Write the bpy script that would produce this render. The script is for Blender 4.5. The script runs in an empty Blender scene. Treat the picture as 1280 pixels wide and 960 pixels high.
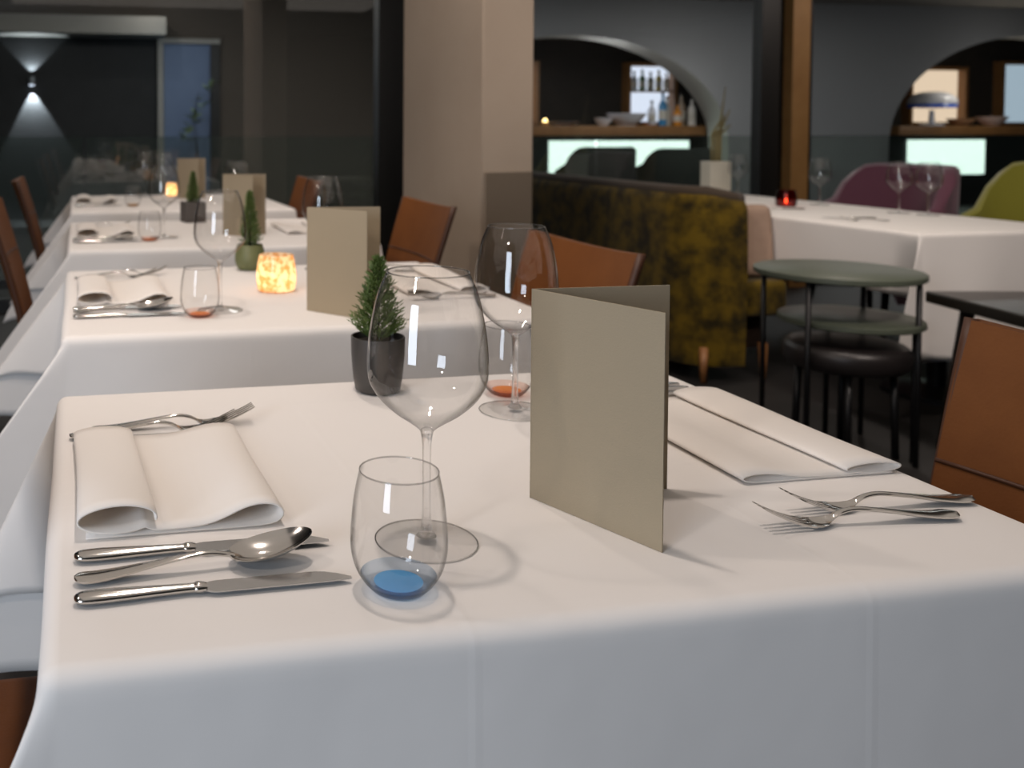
import bpy, bmesh, math, random
from mathutils import Vector, Matrix
R = math.radians
PI = math.pi
random.seed(7)
scene = bpy.context.scene
COL = scene.collection

# ------------------------------------------------------------------ camera, world, light, exposure
cam_d = bpy.data.cameras.new('camera')
cam = bpy.data.objects.new('camera', cam_d)
COL.objects.link(cam)
scene.camera = cam
FPX = 1200.0
cam_d.sensor_width = 36.0
cam_d.sensor_fit = 'HORIZONTAL'
cam_d.lens = 36.0 * FPX / 1280.0
cam_d.shift_x = (640 - 325) / 1280.0
cam_d.shift_y = -(480 - (160 + FPX * math.tan(R(2)))) / 1280.0
cam.location = (0, 0, 1.12)
cam.rotation_euler = (R(88), 0, -math.atan(230 / 1200))
cam_d.clip_start = 0.05
cam_d.dof.use_dof = True
cam_d.dof.focus_distance = 0.92
cam_d.dof.aperture_fstop = 6.5
cam_d.dof.aperture_blades = 8

scene.view_settings.view_transform = 'Standard'
scene.view_settings.look = 'None'
scene.view_settings.gamma = 1.0
scene.view_settings.use_curve_mapping = False
scene.view_settings.exposure = -0.2
scene.cycles.max_bounces = 12
scene.cycles.transparent_max_bounces = 24
scene.cycles.caustics_reflective = False
scene.cycles.caustics_refractive = False
scene.cycles.sample_clamp_indirect = 4.0
scene.cycles.use_denoising = True

world = bpy.data.worlds.new('world')
scene.world = world
world.use_nodes = True
world.node_tree.nodes['Background'].inputs[0].default_value = (0.55, 0.62, 0.75, 1)
world.node_tree.nodes['Background'].inputs[1].default_value = 0.02


def spot(loc, target, energy, color, size, radius=0.04, blend=0.6):
    l = bpy.data.lights.new('lamp_or_fill_spot', 'SPOT')
    l.energy = energy; l.color = color; l.spot_size = R(size); l.spot_blend = blend
    l.shadow_soft_size = radius
    o = bpy.data.objects.new('lamp_or_fill_spot', l)
    COL.objects.link(o)
    o.location = loc
    d = Vector(target) - Vector(loc)
    o.rotation_euler = d.to_track_quat('-Z', 'Y').to_euler()
    return o


def area(loc, target, energy, color, sx, sy):
    l = bpy.data.lights.new('fill_area_light', 'AREA')
    l.shape = 'RECTANGLE'; l.size = sx; l.size_y = sy; l.energy = energy; l.color = color
    o = bpy.data.objects.new('fill_area_light', l)
    COL.objects.link(o)
    o.location = loc
    d = Vector(target) - Vector(loc)
    o.rotation_euler = d.to_track_quat('-Z', 'Y').to_euler()
    return o


def point(loc, energy, color, radius=0.02, name='candle_light'):
    l = bpy.data.lights.new(name, 'POINT')
    l.energy = energy; l.color = color; l.shadow_soft_size = radius
    o = bpy.data.objects.new(name, l)
    COL.objects.link(o)
    o.location = loc
    return o


WARM = (1.0, 0.86, 0.77)
# downlights in the ceiling above each table
LAMPS = [(0.22, 1.10), (0.28, 2.15), (0.30, 3.40), (0.30, 4.85)]
for (lx, ly) in LAMPS:
    spot((lx, ly, 2.60), (lx + 0.08, ly, 0.75), 44, WARM, 86, 0.045)
spot((-1.1, 1.3, 2.60), (0.5, 0.9, 0.75), 26, WARM, 70, 0.05)
# downlights over the bench, its table and the column
spot((2.1, 2.3, 2.6), (2.2, 2.9, 0.6), 48, WARM, 80, 0.06)
spot((3.6, 3.9, 2.6), (3.5, 3.9, 0.7), 42, (1.0, 0.9, 0.8), 90, 0.06)
spot((1.05, 2.7, 2.6), (1.6, 3.7, 1.5), 58, WARM, 80, 0.06)
spot((5.6, 4.3, 2.6), (4.9, 5.9, 1.1), 60, WARM, 70, 0.06)  # extra spot added to brighten the oak post
spot((2.5, 0.9, 2.6), (3.4, 3.1, 0.5), 150, WARM, 50, 0.06)  # extra spot added to brighten the near end of the long table
# unseen fill lights, cool and warm, added to brighten the hanging cloths
area((-2.1, -1.3, 1.3), (0.4, 0.8, 0.6), 70, (0.76, 0.86, 1.0), 0.9, 1.6)
spot((-1.7, -0.6, 2.6), (0.5, 2.2, 0.5), 50, (1.0, 0.88, 0.78), 60, 0.12)
spot((-1.9, 0.9, 2.6), (0.7, 3.6, 0.5), 90, (1.0, 0.86, 0.75), 70, 0.12)
# unseen fill panels added to brighten the walls beyond the glass
area((5.5, 8.6, 2.72), (5.5, 8.9, 0.0), 225, (1.0, 0.98, 0.96), 9.0, 1.5)
area((0.5, 9.0, 2.72), (0.5, 9.3, 0.0), 110, (1.0, 0.95, 0.9), 3.0, 1.5)
# added area light standing in for bounce off the pale ceiling
area((1.5, 2.2, 2.66), (1.5, 2.2, 0.0), 30, (1.0, 0.88, 0.78), 4.5, 5.0)


# ------------------------------------------------------------------ materials
def lin(c):
    return tuple(((v / 255) / 12.92 if v / 255 <= 0.04045 else ((v / 255 + 0.055) / 1.055) ** 2.4) for v in c) + (1.0,)


MATS = {}


def principled(name, rgb, rough=0.5, metal=0.0, spec=0.5, noise=None, bump=None, sheen=0.0, emit=None, coat=0.0, subsurf=0.0):
    """noise = (scale, second colour, amount); bump = (scale, strength)"""
    if name in MATS:
        return MATS[name]
    m = bpy.data.materials.new(name)
    m.use_nodes = True
    nt = m.node_tree
    b = nt.nodes['Principled BSDF']
    b.inputs['Base Color'].default_value = lin(rgb)
    b.inputs['Roughness'].default_value = rough
    b.inputs['Metallic'].default_value = metal
    b.inputs['Specular IOR Level'].default_value = spec
    b.inputs['Sheen Weight'].default_value = sheen
    b.inputs['Coat Weight'].default_value = coat
    if subsurf:
        b.inputs['Subsurface Weight'].default_value = subsurf
        b.inputs['Subsurface Radius'].default_value = (0.01, 0.005, 0.003)
    tc = nt.nodes.new('ShaderNodeTexCoord')
    if noise:
        n = nt.nodes.new('ShaderNodeTexNoise')
        n.inputs['Scale'].default_value = noise[0]
        n.inputs['Detail'].default_value = 6
        n.inputs['Roughness'].default_value = 0.6
        nt.links.new(tc.outputs['Object'], n.inputs['Vector'])
        r = nt.nodes.new('ShaderNodeValToRGB')
        r.color_ramp.elements[0].position = 0.5 - noise[2] / 2
        r.color_ramp.elements[1].position = 0.5 + noise[2] / 2
        r.color_ramp.elements[0].color = lin(rgb)
        r.color_ramp.elements[1].color = lin(noise[1])
        nt.links.new(n.outputs['Fac'], r.inputs['Fac'])
        nt.links.new(r.outputs['Color'], b.inputs['Base Color'])
    if bump:
        n2 = nt.nodes.new('ShaderNodeTexNoise')
        n2.inputs['Scale'].default_value = bump[0]
        n2.inputs['Detail'].default_value = 4
        nt.links.new(tc.outputs['Object'], n2.inputs['Vector'])
        bp = nt.nodes.new('ShaderNodeBump')
        bp.inputs['Strength'].default_value = bump[1]
        bp.inputs['Distance'].default_value = 0.002
        nt.links.new(n2.outputs['Fac'], bp.inputs['Height'])
        nt.links.new(bp.outputs['Normal'], b.inputs['Normal'])
    if emit:
        b.inputs['Emission Color'].default_value = lin(emit[0])
        b.inputs['Emission Strength'].default_value = emit[1]
    MATS[name] = m
    return m


def emission(name, rgb, strength, noise=None):
    if name in MATS:
        return MATS[name]
    m = bpy.data.materials.new(name)
    m.use_nodes = True
    nt = m.node_tree
    nt.nodes.remove(nt.nodes['Principled BSDF'])
    e = nt.nodes.new('ShaderNodeEmission')
    e.inputs['Color'].default_value = lin(rgb)
    e.inputs['Strength'].default_value = strength
    nt.links.new(e.outputs[0], nt.nodes['Material Output'].inputs['Surface'])
    MATS[name] = m
    return m


def thin_glass(name, tint=(0.97, 0.97, 0.97), edge=(0.42, 0.42, 0.42), ior=1.5, gain=1.0, e0=0.72, rough=0.0, haze=0.0, hazecol=(0.5, 0.55, 0.52)):
    """thin-walled glass: clear straight on, darker and more mirror-like where the wall is seen edge-on"""
    if name in MATS:
        return MATS[name]
    m = bpy.data.materials.new(name)
    m.use_nodes = True
    nt = m.node_tree
    nt.nodes.remove(nt.nodes['Principled BSDF'])
    lw = nt.nodes.new('ShaderNodeLayerWeight')
    lw.inputs['Blend'].default_value = 0.5
    ramp = nt.nodes.new('ShaderNodeValToRGB')
    ramp.color_ramp.elements[0].position = e0
    ramp.color_ramp.elements[0].color = tint + (1,)
    ramp.color_ramp.elements[1].position = 1.0
    ramp.color_ramp.elements[1].color = edge + (1,)
    nt.links.new(lw.outputs['Facing'], ramp.inputs['Fac'])
    tr = nt.nodes.new('ShaderNodeBsdfTransparent')
    nt.links.new(ramp.outputs['Color'], tr.inputs['Color'])
    gl = nt.nodes.new('ShaderNodeBsdfGlossy')
    gl.inputs['Roughness'].default_value = rough
    f0 = ((ior - 1) / (ior + 1)) ** 2
    pw = nt.nodes.new('ShaderNodeMath'); pw.operation = 'POWER'; pw.inputs[1].default_value = 4.0
    nt.links.new(lw.outputs['Facing'], pw.inputs[0])
    mul = nt.nodes.new('ShaderNodeMath')
    mul.operation = 'MULTIPLY_ADD'
    mul.use_clamp = True
    mul.inputs[1].default_value = gain * (0.75 - f0)
    mul.inputs[2].default_value = gain * f0
    nt.links.new(pw.outputs[0], mul.inputs[0])
    mx = nt.nodes.new('ShaderNodeMixShader')
    nt.links.new(mul.outputs[0], mx.inputs[0])
    nt.links.new(tr.outputs[0], mx.inputs[1])
    nt.links.new(gl.outputs[0], mx.inputs[2])
    out = mx
    if haze:
        df = nt.nodes.new('ShaderNodeBsdfDiffuse')
        df.inputs['Color'].default_value = hazecol + (1,)
        m2 = nt.nodes.new('ShaderNodeMixShader')
        m2.inputs[0].default_value = haze
        nt.links.new(mx.outputs[0], m2.inputs[1])
        nt.links.new(df.outputs[0], m2.inputs[2])
        out = m2
    nt.links.new(out.outputs[0], nt.nodes['Material Output'].inputs['Surface'])
    MATS[name] = m
    return m


def solid_glass(name, rgb=(255, 255, 255), ior=1.45, clear=0.35):
    if name in MATS:
        return MATS[name]
    m = bpy.data.materials.new(name)
    m.use_nodes = True
    nt = m.node_tree
    nt.nodes.remove(nt.nodes['Principled BSDF'])
    g = nt.nodes.new('ShaderNodeBsdfGlass')
    g.inputs['Color'].default_value = lin(rgb)
    g.inputs['IOR'].default_value = ior
    t = nt.nodes.new('ShaderNodeBsdfTransparent')
    t.inputs['Color'].default_value = lin(rgb)
    mx = nt.nodes.new('ShaderNodeMixShader')
    mx.inputs[0].default_value = clear
    nt.links.new(g.outputs[0], mx.inputs[1])
    nt.links.new(t.outputs[0], mx.inputs[2])
    nt.links.new(mx.outputs[0], nt.nodes['Material Output'].inputs['Surface'])
    MATS[name] = m
    return m


def coloured_base_glass(name, rgb, edge):
    """thick tinted glass floor of a tumbler: stained layer, partly see-through, glossy skin"""
    if name in MATS:
        return MATS[name]
    m = bpy.data.materials.new(name)
    m.use_nodes = True
    nt = m.node_tree
    nt.nodes.remove(nt.nodes['Principled BSDF'])
    t = nt.nodes.new('ShaderNodeBsdfTransparent'); t.inputs['Color'].default_value = lin(rgb)
    d = nt.nodes.new('ShaderNodeBsdfDiffuse'); d.inputs['Color'].default_value = lin(edge)
    tl = nt.nodes.new('ShaderNodeBsdfTranslucent'); tl.inputs['Color'].default_value = lin(edge)
    a = nt.nodes.new('ShaderNodeMixShader'); a.inputs[0].default_value = 0.4
    nt.links.new(d.outputs[0], a.inputs[1]); nt.links.new(tl.outputs[0], a.inputs[2])
    b = nt.nodes.new('ShaderNodeMixShader'); b.inputs[0].default_value = 0.55
    nt.links.new(t.outputs[0], b.inputs[1]); nt.links.new(a.outputs[0], b.inputs[2])
    g = nt.nodes.new('ShaderNodeBsdfGlossy'); g.inputs['Roughness'].default_value = 0.03
    c = nt.nodes.new('ShaderNodeMixShader')
    c.inputs[0].default_value = 0.05
    nt.links.new(b.outputs[0], c.inputs[1]); nt.links.new(g.outputs[0], c.inputs[2])
    nt.links.new(c.outputs[0], nt.nodes['Material Output'].inputs['Surface'])
    MATS[name] = m
    return m


def cloth_material(name, rgb, creases_x=(), creases_y=(), weave=900):
    if name in MATS:
        return MATS[name]
    m = principled(name, rgb, 0.85, spec=0.15, sheen=0.15)
    nt = m.node_tree
    b = nt.nodes['Principled BSDF']
    tc = nt.nodes.new('ShaderNodeTexCoord')
    sep = nt.nodes.new('ShaderNodeSeparateXYZ')
    nt.links.new(tc.outputs['Object'], sep.inputs[0])
    total = None

    def math_node(op, a, bb, clamp=False):
        n = nt.nodes.new('ShaderNodeMath'); n.operation = op; n.use_clamp = clamp
        for i, v in enumerate((a, bb)):
            if isinstance(v, (int, float)):
                n.inputs[i].default_value = v
            elif v is not None:
                nt.links.new(v, n.inputs[i])
        return n.outputs[0]
    for axis, cs in ((0, creases_x), (1, creases_y)):
        for c in cs:
            d = math_node('ABSOLUTE', math_node('SUBTRACT', sep.outputs[axis], c), None)
            t = math_node('SUBTRACT', 1.0, math_node('DIVIDE', d, 0.006), True)
            total = t if total is None else math_node('ADD', total, t)
    nz = nt.nodes.new('ShaderNodeTexNoise'); nz.inputs['Scale'].default_value = 9; nz.inputs['Detail'].default_value = 2
    nt.links.new(tc.outputs['Object'], nz.inputs['Vector'])
    h = math_node('MULTIPLY', nz.outputs['Fac'], 2.2)
    if total is not None:
        total = math_node('MULTIPLY', total, 0.2)
        h = math_node('ADD', h, total)
    bp = nt.nodes.new('ShaderNodeBump')
    bp.inputs['Strength'].default_value = 0.55
    bp.inputs['Distance'].default_value = 0.0016
    nt.links.new(h, bp.inputs['Height'])
    nt.links.new(bp.outputs['Normal'], b.inputs['Normal'])
    return m


M_CLOTH = cloth_material('white_linen', (232, 228, 224), (-0.14, 0.20), (-0.06, 0.24))
M_NAPKIN = cloth_material('white_napkin', (244, 239, 233), (0.12,), ())

def make_translucent(m, rgb, fac):
    nt = m.node_tree
    t = nt.nodes.new('ShaderNodeBsdfTranslucent')
    t.inputs['Color'].default_value = lin(rgb)
    mx = nt.nodes.new('ShaderNodeMixShader')
    mx.inputs[0].default_value = fac
    nt.links.new(nt.nodes['Principled BSDF'].outputs[0], mx.inputs[1])
    nt.links.new(t.outputs[0], mx.inputs[2])
    nt.links.new(mx.outputs[0], nt.nodes['Material Output'].inputs['Surface'])


make_translucent(M_NAPKIN, (250, 232, 208), 0.14)
M_STEEL = principled('polished_steel', (205, 202, 198), 0.13, metal=1.0)
M_BLADE = principled('brushed_blade_steel', (200, 200, 200), 0.2, metal=1.0)
M_GLASS = thin_glass('wine_glass_wall', (0.965, 0.965, 0.965), (0.20, 0.20, 0.20), 1.75, 1.0, 0.50)
M_STEM = solid_glass('clear_stem_glass', clear=0.45)
M_MENU = principled('grey_card', (162, 148, 125), 0.75, spec=0.2, bump=(700, 0.15))
M_LEATHER = principled('brown_leather', (110, 66, 31), 0.58, spec=0.2, noise=(14, (98, 57, 26), 0.5), bump=(260, 0.2))
M_LEATHER_SIDE = principled('dark_leather_piping', (70, 40, 22), 0.55)
M_OAK = principled('oak_leg', (150, 104, 62), 0.5, noise=(12, (120, 78, 42), 0.5))
M_BLACK = principled('black_metal', (22, 22, 24), 0.4, metal=0.3)
M_DARKWOOD = principled('dark_stained_wood', (38, 28, 22), 0.45)
M_CONCRETE = principled('fair_faced_concrete', (166, 152, 136), 0.85, spec=0.2, noise=(1.6, (154, 138, 122), 0.6), bump=(30, 0.3))
M_FLOOR = principled('dark_floor', (34, 31, 30), 0.6, noise=(3, (28, 26, 26), 0.6))
M_CEIL = principled('pale_ceiling', (150, 142, 132), 0.9)


# ------------------------------------------------------------------ mesh helpers
def link(name, me, mat, parent=None, loc=(0, 0, 0), rot=(0, 0, 0)):
    o = bpy.data.objects.new(name, me)
    COL.objects.link(o)
    if mat and not me.materials:
        me.materials.append(mat)
    if parent:
        o.parent = parent
    o.location = loc
    o.rotation_euler = rot
    return o


def mk(name, vf, mat, parent=None, loc=(0, 0, 0), rot=(0, 0, 0), smooth=True, fix=True, angle=None):
    v, f = vf
    me = bpy.data.meshes.new(name)
    me.from_pydata(v, [], f)
    if fix:
        bm = bmesh.new(); bm.from_mesh(me)
        bmesh.ops.remove_doubles(bm, verts=bm.verts, dist=1e-6)
        bmesh.ops.recalc_face_normals(bm, faces=bm.faces)
        bm.to_mesh(me); bm.free()
    if smooth:
        me.shade_smooth()
        if angle:
            me.set_sharp_from_angle(angle=R(angle))
    me.update()
    return link(name, me, mat, parent, loc, rot)


def boxv(x0, x1, y0, y1, z0, z1):
    v = [(x0, y0, z0), (x1, y0, z0), (x1, y1, z0), (x0, y1, z0), (x0, y0, z1), (x1, y0, z1), (x1, y1, z1), (x0, y1, z1)]
    f = [(0, 3, 2, 1), (4, 5, 6, 7), (0, 1, 5, 4), (1, 2, 6, 5), (2, 3, 7, 6), (3, 0, 4, 7)]
    return v, f


def rbox(name, x0, x1, y0, y1, z0, z1, mat, parent=None, bevel=0.01, seg=3, loc=(0, 0, 0), rot=(0, 0, 0)):
    bm = bmesh.new()
    v, f = boxv(x0, x1, y0, y1, z0, z1)
    bv = [bm.verts.new(p) for p in v]
    for q in f:
        bm.faces.new([bv[i] for i in q])
    bmesh.ops.recalc_face_normals(bm, faces=bm.faces)
    if bevel:
        bmesh.ops.bevel(bm, geom=list(bm.edges), offset=bevel, segments=seg, profile=0.6, affect='EDGES')
    me = bpy.data.meshes.new(name)
    bm.to_mesh(me); bm.free()
    me.shade_smooth()
    me.set_sharp_from_angle(angle=R(40))
    return link(name, me, mat, parent, loc, rot)


def join(*vfs):
    V, F = [], []
    for v, f in vfs:
        n = len(V)
        V += list(v)
        F += [tuple(i + n for i in q) for q in f]
    return V, F


def lathe(prof, n=48):
    V, F = [], []
    for (r, z) in prof:
        for k in range(n):
            a = 2 * PI * k / n
            V.append((r * math.cos(a), r * math.sin(a), z))
    for i in range(len(prof) - 1):
        for k in range(n):
            k2 = (k + 1) % n
            F.append((i * n + k, i * n + k2, (i + 1) * n + k2, (i + 1) * n + k))
    return V, F


def smooth_prof(pts, sub=4):
    """Catmull-Rom through profile points"""
    out = []
    P = [pts[0]] + list(pts) + [pts[-1]]
    for i in range(1, len(P) - 2):
        p0, p1, p2, p3 = P[i - 1], P[i], P[i + 1], P[i + 2]
        for s in range(sub):
            t = s / sub
            out.append(tuple(0.5 * ((2 * p1[k]) + (-p0[k] + p2[k]) * t + (2 * p0[k] - 5 * p1[k] + 4 * p2[k] - p3[k]) * t * t
                                    + (-p0[k] + 3 * p1[k] - 3 * p2[k] + p3[k]) * t ** 3) for k in range(len(p1))))
    out.append(tuple(pts[-1]))
    return out


def loft(rings, cap=True, closed=True):
    V, F = [], []
    n = len(rings[0])
    for r in rings:
        V += list(r)
    for i in range(len(rings) - 1):
        for k in range(n if closed else n - 1):
            k2 = (k + 1) % n
            F.append((i * n + k, i * n + k2, (i + 1) * n + k2, (i + 1) * n + k))
    if cap:
        F.append(tuple(range(n - 1, -1, -1)))
        F.append(tuple((len(rings) - 1) * n + k for k in range(n)))
    return V, F


def tube(path, rad, n=8):
    """path of points, rad a number or list"""
    path = [Vector(p) for p in path]
    rings = []
    for i, p in enumerate(path):
        a = path[max(i - 1, 0)]
        b = path[min(i + 1, len(path) - 1)]
        t = (b - a).normalized()
        u = t.cross(Vector((0, 0, 1)))
        if u.length < 1e-3:
            u = Vector((1, 0, 0))
        u.normalize()
        w = t.cross(u).normalized()
        r = rad[i] if isinstance(rad, (list, tuple)) else rad
        rings.append([tuple(p + u * r * math.cos(2 * PI * k / n) + w * r * math.sin(2 * PI * k / n)) for k in range(n)])
    return loft(rings)


def thing(name, label, cat, loc=(0, 0, 0), rotz=0.0, group=None):
    o = bpy.data.objects.new(name, None)
    o.empty_display_size = 0.05
    COL.objects.link(o)
    o.location = loc
    o.rotation_euler = (0, 0, rotz)
    return tag(o, label, cat, group)


def tag(o, label, cat, group=None, kind=None):
    o['label'] = label
    o['category'] = cat
    if group:
        o['group'] = group
    if kind:
        o['kind'] = kind
    return o


def struct(o, label=None):
    o['kind'] = 'structure'
    if label:
        o['label'] = label
    return o


def copy_tree(o, parent=None):
    c = o.copy()
    COL.objects.link(c)
    c.parent = parent
    for ch in list(o.children):
        copy_tree(ch, c)
    return c


PROTO = {}


def place(key, maker, label, cat, loc, rotz=0.0, group=None):
    """first use builds the thing, later uses copy it with all its parts"""
    if key not in PROTO:
        o = maker()
        PROTO[key] = o
    else:
        o = copy_tree(PROTO[key])
    o.location = loc
    o.rotation_euler = (0, 0, rotz)
    return tag(o, label, cat, group)


# ------------------------------------------------------------------ the room
YW = 6.0          # glass wall
struct(mk('floor', boxv(-4, 17, -4, 14, -0.1, 0), M_FLOOR, smooth=False), 'dark floor of the dining room')
struct(mk('ceiling', boxv(-4, 9, -4, YW, 2.7, 2.8), M_CEIL, smooth=False), 'pale ceiling of the dining room')
M_BEYOND_CEIL = principled('grey_ceiling', (120, 114, 106), 0.9)
struct(mk('ceiling', boxv(-4, 17, YW, 14, 2.75, 2.85), M_BEYOND_CEIL, smooth=False), 'grey ceiling beyond the glass')
M_SIDE = principled('dark_side_wall', (52, 48, 44), 0.85)
struct(mk('wall_left', boxv(-4.1, -4.0, -4, 14, 0, 2.8), M_SIDE, smooth=False))
struct(mk('wall_right', boxv(17.0, 17.1, -4, 14, 0, 2.8), M_SIDE, smooth=False))
struct(mk('wall_rear', boxv(-4, 17, -4.1, -4.0, 0, 2.8), M_SIDE, smooth=False))

# concrete fin
col = thing('concrete_column', 'tall bare concrete pillar between the two rows of tables', 'pillar', (1.5, 3.39, 0))
rbox('shaft', 0, 0.207, 0, 0.885, 0, 2.7, M_CONCRETE, col, bevel=0.004, seg=1)
rbox('lower_shade_panel', 0.008, 0.199, -0.012, 0.0, 0.0, 0.955, principled('taupe_shade', (104, 92, 78), 0.7), col, bevel=0.003, seg=1)  # dark slab standing in for the shadow low on the pillar's near face
col['kind'] = 'structure'

# glass wall with frames
M_PANE = thin_glass('window_pane', (0.88, 0.90, 0.90), (0.6, 0.62, 0.62), 1.72, 1.0, 0.8)
M_FRAME = principled('black_window_frame', (16, 15, 14), 0.5)
M_POST = principled('oak_post', (164, 124, 74), 0.55, noise=(6, (146, 106, 60), 0.5))
for i, (x0, x1) in enumerate(((-3.9, 1.92), (2.10, 4.72), (5.16, 8.9))):
    w = bpy.data.objects.new('window_%d' % (i + 1), None)
    COL.objects.link(w)
    w.location = (x0, YW, 0)
    struct(w, ('wide glass pane behind the row of white tables', 'glass pane between the pillar and the oak post',
               'glass pane beside the oak post, behind the purple armchair')[i])
    W = x1 - x0
    mk('pane', boxv(0, W, 0.0, 0.008, 0.08, 2.62), M_PANE, w, smooth=False)
    mk('bottom_frame', boxv(0, W, -0.04, 0.05, 0, 0.08), M_FRAME, w, smooth=False)
    mk('top_frame', boxv(0, W, -0.04, 0.05, 2.62, 2.7), M_FRAME, w, smooth=False)
p = thing('oak_window_post', 'golden oak post standing between two window panes', 'post', (4.88, YW - 0.12, 0))
rbox('post', 0.02, 0.16, 0, 0.24, 0, 2.7, M_POST, p, bevel=0.003, seg=1)
p['kind'] = 'structure'
struct(mk('trim_1', boxv(1.92, 2.10, YW - 0.05, YW + 0.06, 0, 2.7), M_FRAME, smooth=False), 'black window upright beside the pillar')
struct(mk('trim_2', boxv(4.72, 4.89, YW - 0.04, YW + 0.06, 0, 2.7), M_FRAME, smooth=False), 'black window upright beside the oak post')
struct(mk('trim_3', boxv(5.05, 5.16, YW - 0.0, YW + 0.06, 0, 2.7), M_FRAME, smooth=False))

# glass balustrade outside
M_BAL = thin_glass('balustrade_glass', (0.84, 0.87, 0.85), (0.5, 0.55, 0.52), 1.5, 1.0, 0.8, haze=0.10, hazecol=(0.45, 0.52, 0.48))
for i, (x0, x1) in enumerate(((-3.9, 0.05), (0.07, 4.0), (4.02, 8.9))):
    b = thing('glass_balustrade', ('greenish glass balustrade panel beyond the window, behind the last white table',
                                   'greenish glass balustrade panel beyond the window, beside the pillar',
                                   'greenish glass balustrade panel beyond the oak post')[i], 'balustrade', (x0, 6.9, 0), 0, 'balustrade panels')
    mk('pane', boxv(0, x1 - x0, 0, 0.012, 0.04, 1.058), M_BAL, b, smooth=False)
    mk('channel', boxv(0, x1 - x0, -0.03, 0.042, 0, 0.06), M_BLACK, b, smooth=False)

# ---- beyond the glass: dark wall with lamp, door, soffit
M_DARKWALL = principled('charcoal_wall', (44, 45, 46), 0.85, noise=(5, (36, 37, 38), 0.5))
M_BROWNWALL = principled('umber_wall', (84, 76, 68), 0.9)
M_SLATE = principled('slate_wall', (148, 148, 150), 0.9)
M_LINTEL = principled('pale_lintel', (150, 148, 142), 0.85)
struct(mk('wall_far', boxv(-4, 1.0, 12.0, 12.2, 0, 2.23), M_DARKWALL, smooth=False), 'charcoal wall with the small lamp')
struct(mk('trim_4', boxv(-4, 1.06, 11.45, 12.0, 2.23, 2.44), M_LINTEL, smooth=False), 'pale soffit above the small wall lamp')
struct(mk('wall_far', boxv(-4, 5.2, 12.0, 12.2, 2.23, 2.8), M_BROWNWALL, smooth=False))
struct(mk('wall_far', boxv(1.78, 5.2, 12.0, 12.2, 0, 2.23), M_BROWNWALL, smooth=False), 'dark brown wall beside the blue door')
d = bpy.data.objects.new('door_1', None)
COL.objects.link(d)
d.location = (1.0, 11.98, 0)
struct(d, 'blue lit door with a pale frame beyond the window')
mk('frame', join(boxv(0, 0.07, -0.05, 0.06, 0, 2.23), boxv(0.07, 0.78, -0.05, 0.06, 2.17, 2.23)), M_LINTEL, d, smooth=False)
mk('leaf', boxv(0.08, 0.66, 0.02, 0.06, 0, 2.17), principled('blue_door', (104, 122, 152), 0.6, noise=(2, (88, 106, 138), 0.6)), d, smooth=False)
mk('dark_jamb', boxv(0.66, 0.78, -0.03, 0.06, 0, 2.17), M_FRAME, d, smooth=False)

s = thing('wall_lamp', 'small round wall lamp throwing light up and down', 'lamp', (-0.52, 11.945, 1.64))
mk('body', lathe([(0.0, 0.0), (0.035, 0.0), (0.04, 0.01), (0.04, 0.09), (0.035, 0.1), (0, 0.1)], 24), principled('lamp_body', (120, 124, 128), 0.4, metal=0.6), s, angle=40)
mk('bracket', boxv(-0.02, 0.02, 0.03, 0.055, 0.035, 0.065), M_BLACK, s, smooth=False)
mk('diffuser', lathe([(0, -0.001), (0.03, -0.001), (0.03, -0.004), (0, -0.004)], 24), emission('lamp_glow', (225, 235, 255), 8), s)
spot((-0.52, 11.945, 1.62), (-0.46, 11.985, 0.6), 210, (0.85, 0.93, 1.0), 60, 0.01, 0.15)
spot((-0.52, 11.945, 1.76), (-0.52, 11.97, 2.9), 30, (0.85, 0.93, 1.0), 90, 0.01, 0.2)
# plant by the door
pl = thing('leafy_plant', 'leafy pale green plant in front of the blue door', 'plant', (1.42, 11.55, 0))
mk('pot', lathe([(0, 0), (0.13, 0), (0.17, 0.34), (0.155, 0.34), (0.15, 0.3), (0, 0.3)], 24), principled('plant_pot_grey', (70, 70, 70), 0.7), pl, angle=40)
mk('stem', tube([(0, 0, 0.28), (0.02, 0, 0.8), (-0.02, 0, 1.25), (0.04, 0, 1.55)], [0.016, 0.013, 0.009, 0.004]), M_DARKWOOD, pl)
V, F = [], []
for k in range(46):
    h = random.uniform(0.95, 1.68)
    a = random.uniform(0, 2 * PI)
    ln = random.uniform(0.09, 0.17)
    cxp = (h - 1.25) * 0.45
    d0 = Vector((math.cos(a), math.sin(a) * 0.6, random.uniform(-0.1, 0.7))).normalized()
    sd = d0.cross(Vector((0, 0, 1))).normalized() * 0.028
    b0 = Vector((cxp, 0, h))
    n0 = len(V)
    mid = b0 + d0 * ln * 0.5 + Vector((0, 0, 0.012))
    V += [tuple(b0), tuple(mid + sd), tuple(b0 + d0 * ln), tuple(mid - sd)]
    F += [(n0, n0 + 1, n0 + 2), (n0, n0 + 2, n0 + 3)]
o = mk('foliage', (V, F), principled('pale_leaves', (140, 160, 120), 0.6), pl, fix=False)
o['kind'] = 'stuff'
# lamp at the far ceiling
cl = thing('ceiling_lamp', 'round flush ceiling lamp glowing above the blue door', 'lamp', (0.92, 11.2, 2.75))
mk('rim', lathe([(0.0, 0.0), (0.2, 0.0), (0.2, -0.05), (0.185, -0.05), (0.185, -0.03), (0, -0.03)], 32), M_LINTEL, cl, angle=40)
mk('diffuser', lathe([(0, -0.042), (0.10, -0.04), (0.183, -0.031)], 32), emission('ceiling_lamp_glow', (255, 240, 228), 0.9), cl)
point((0.9, 11.1, 2.55), 5, (1.0, 0.92, 0.85), 0.002, 'ceiling_lamp_light')
point((1.3, 10.9, 1.9), 7, (0.7, 0.85, 1.0), 0.002, 'door_fill_light')  # fill added to brighten the plant, no fixture here


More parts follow.
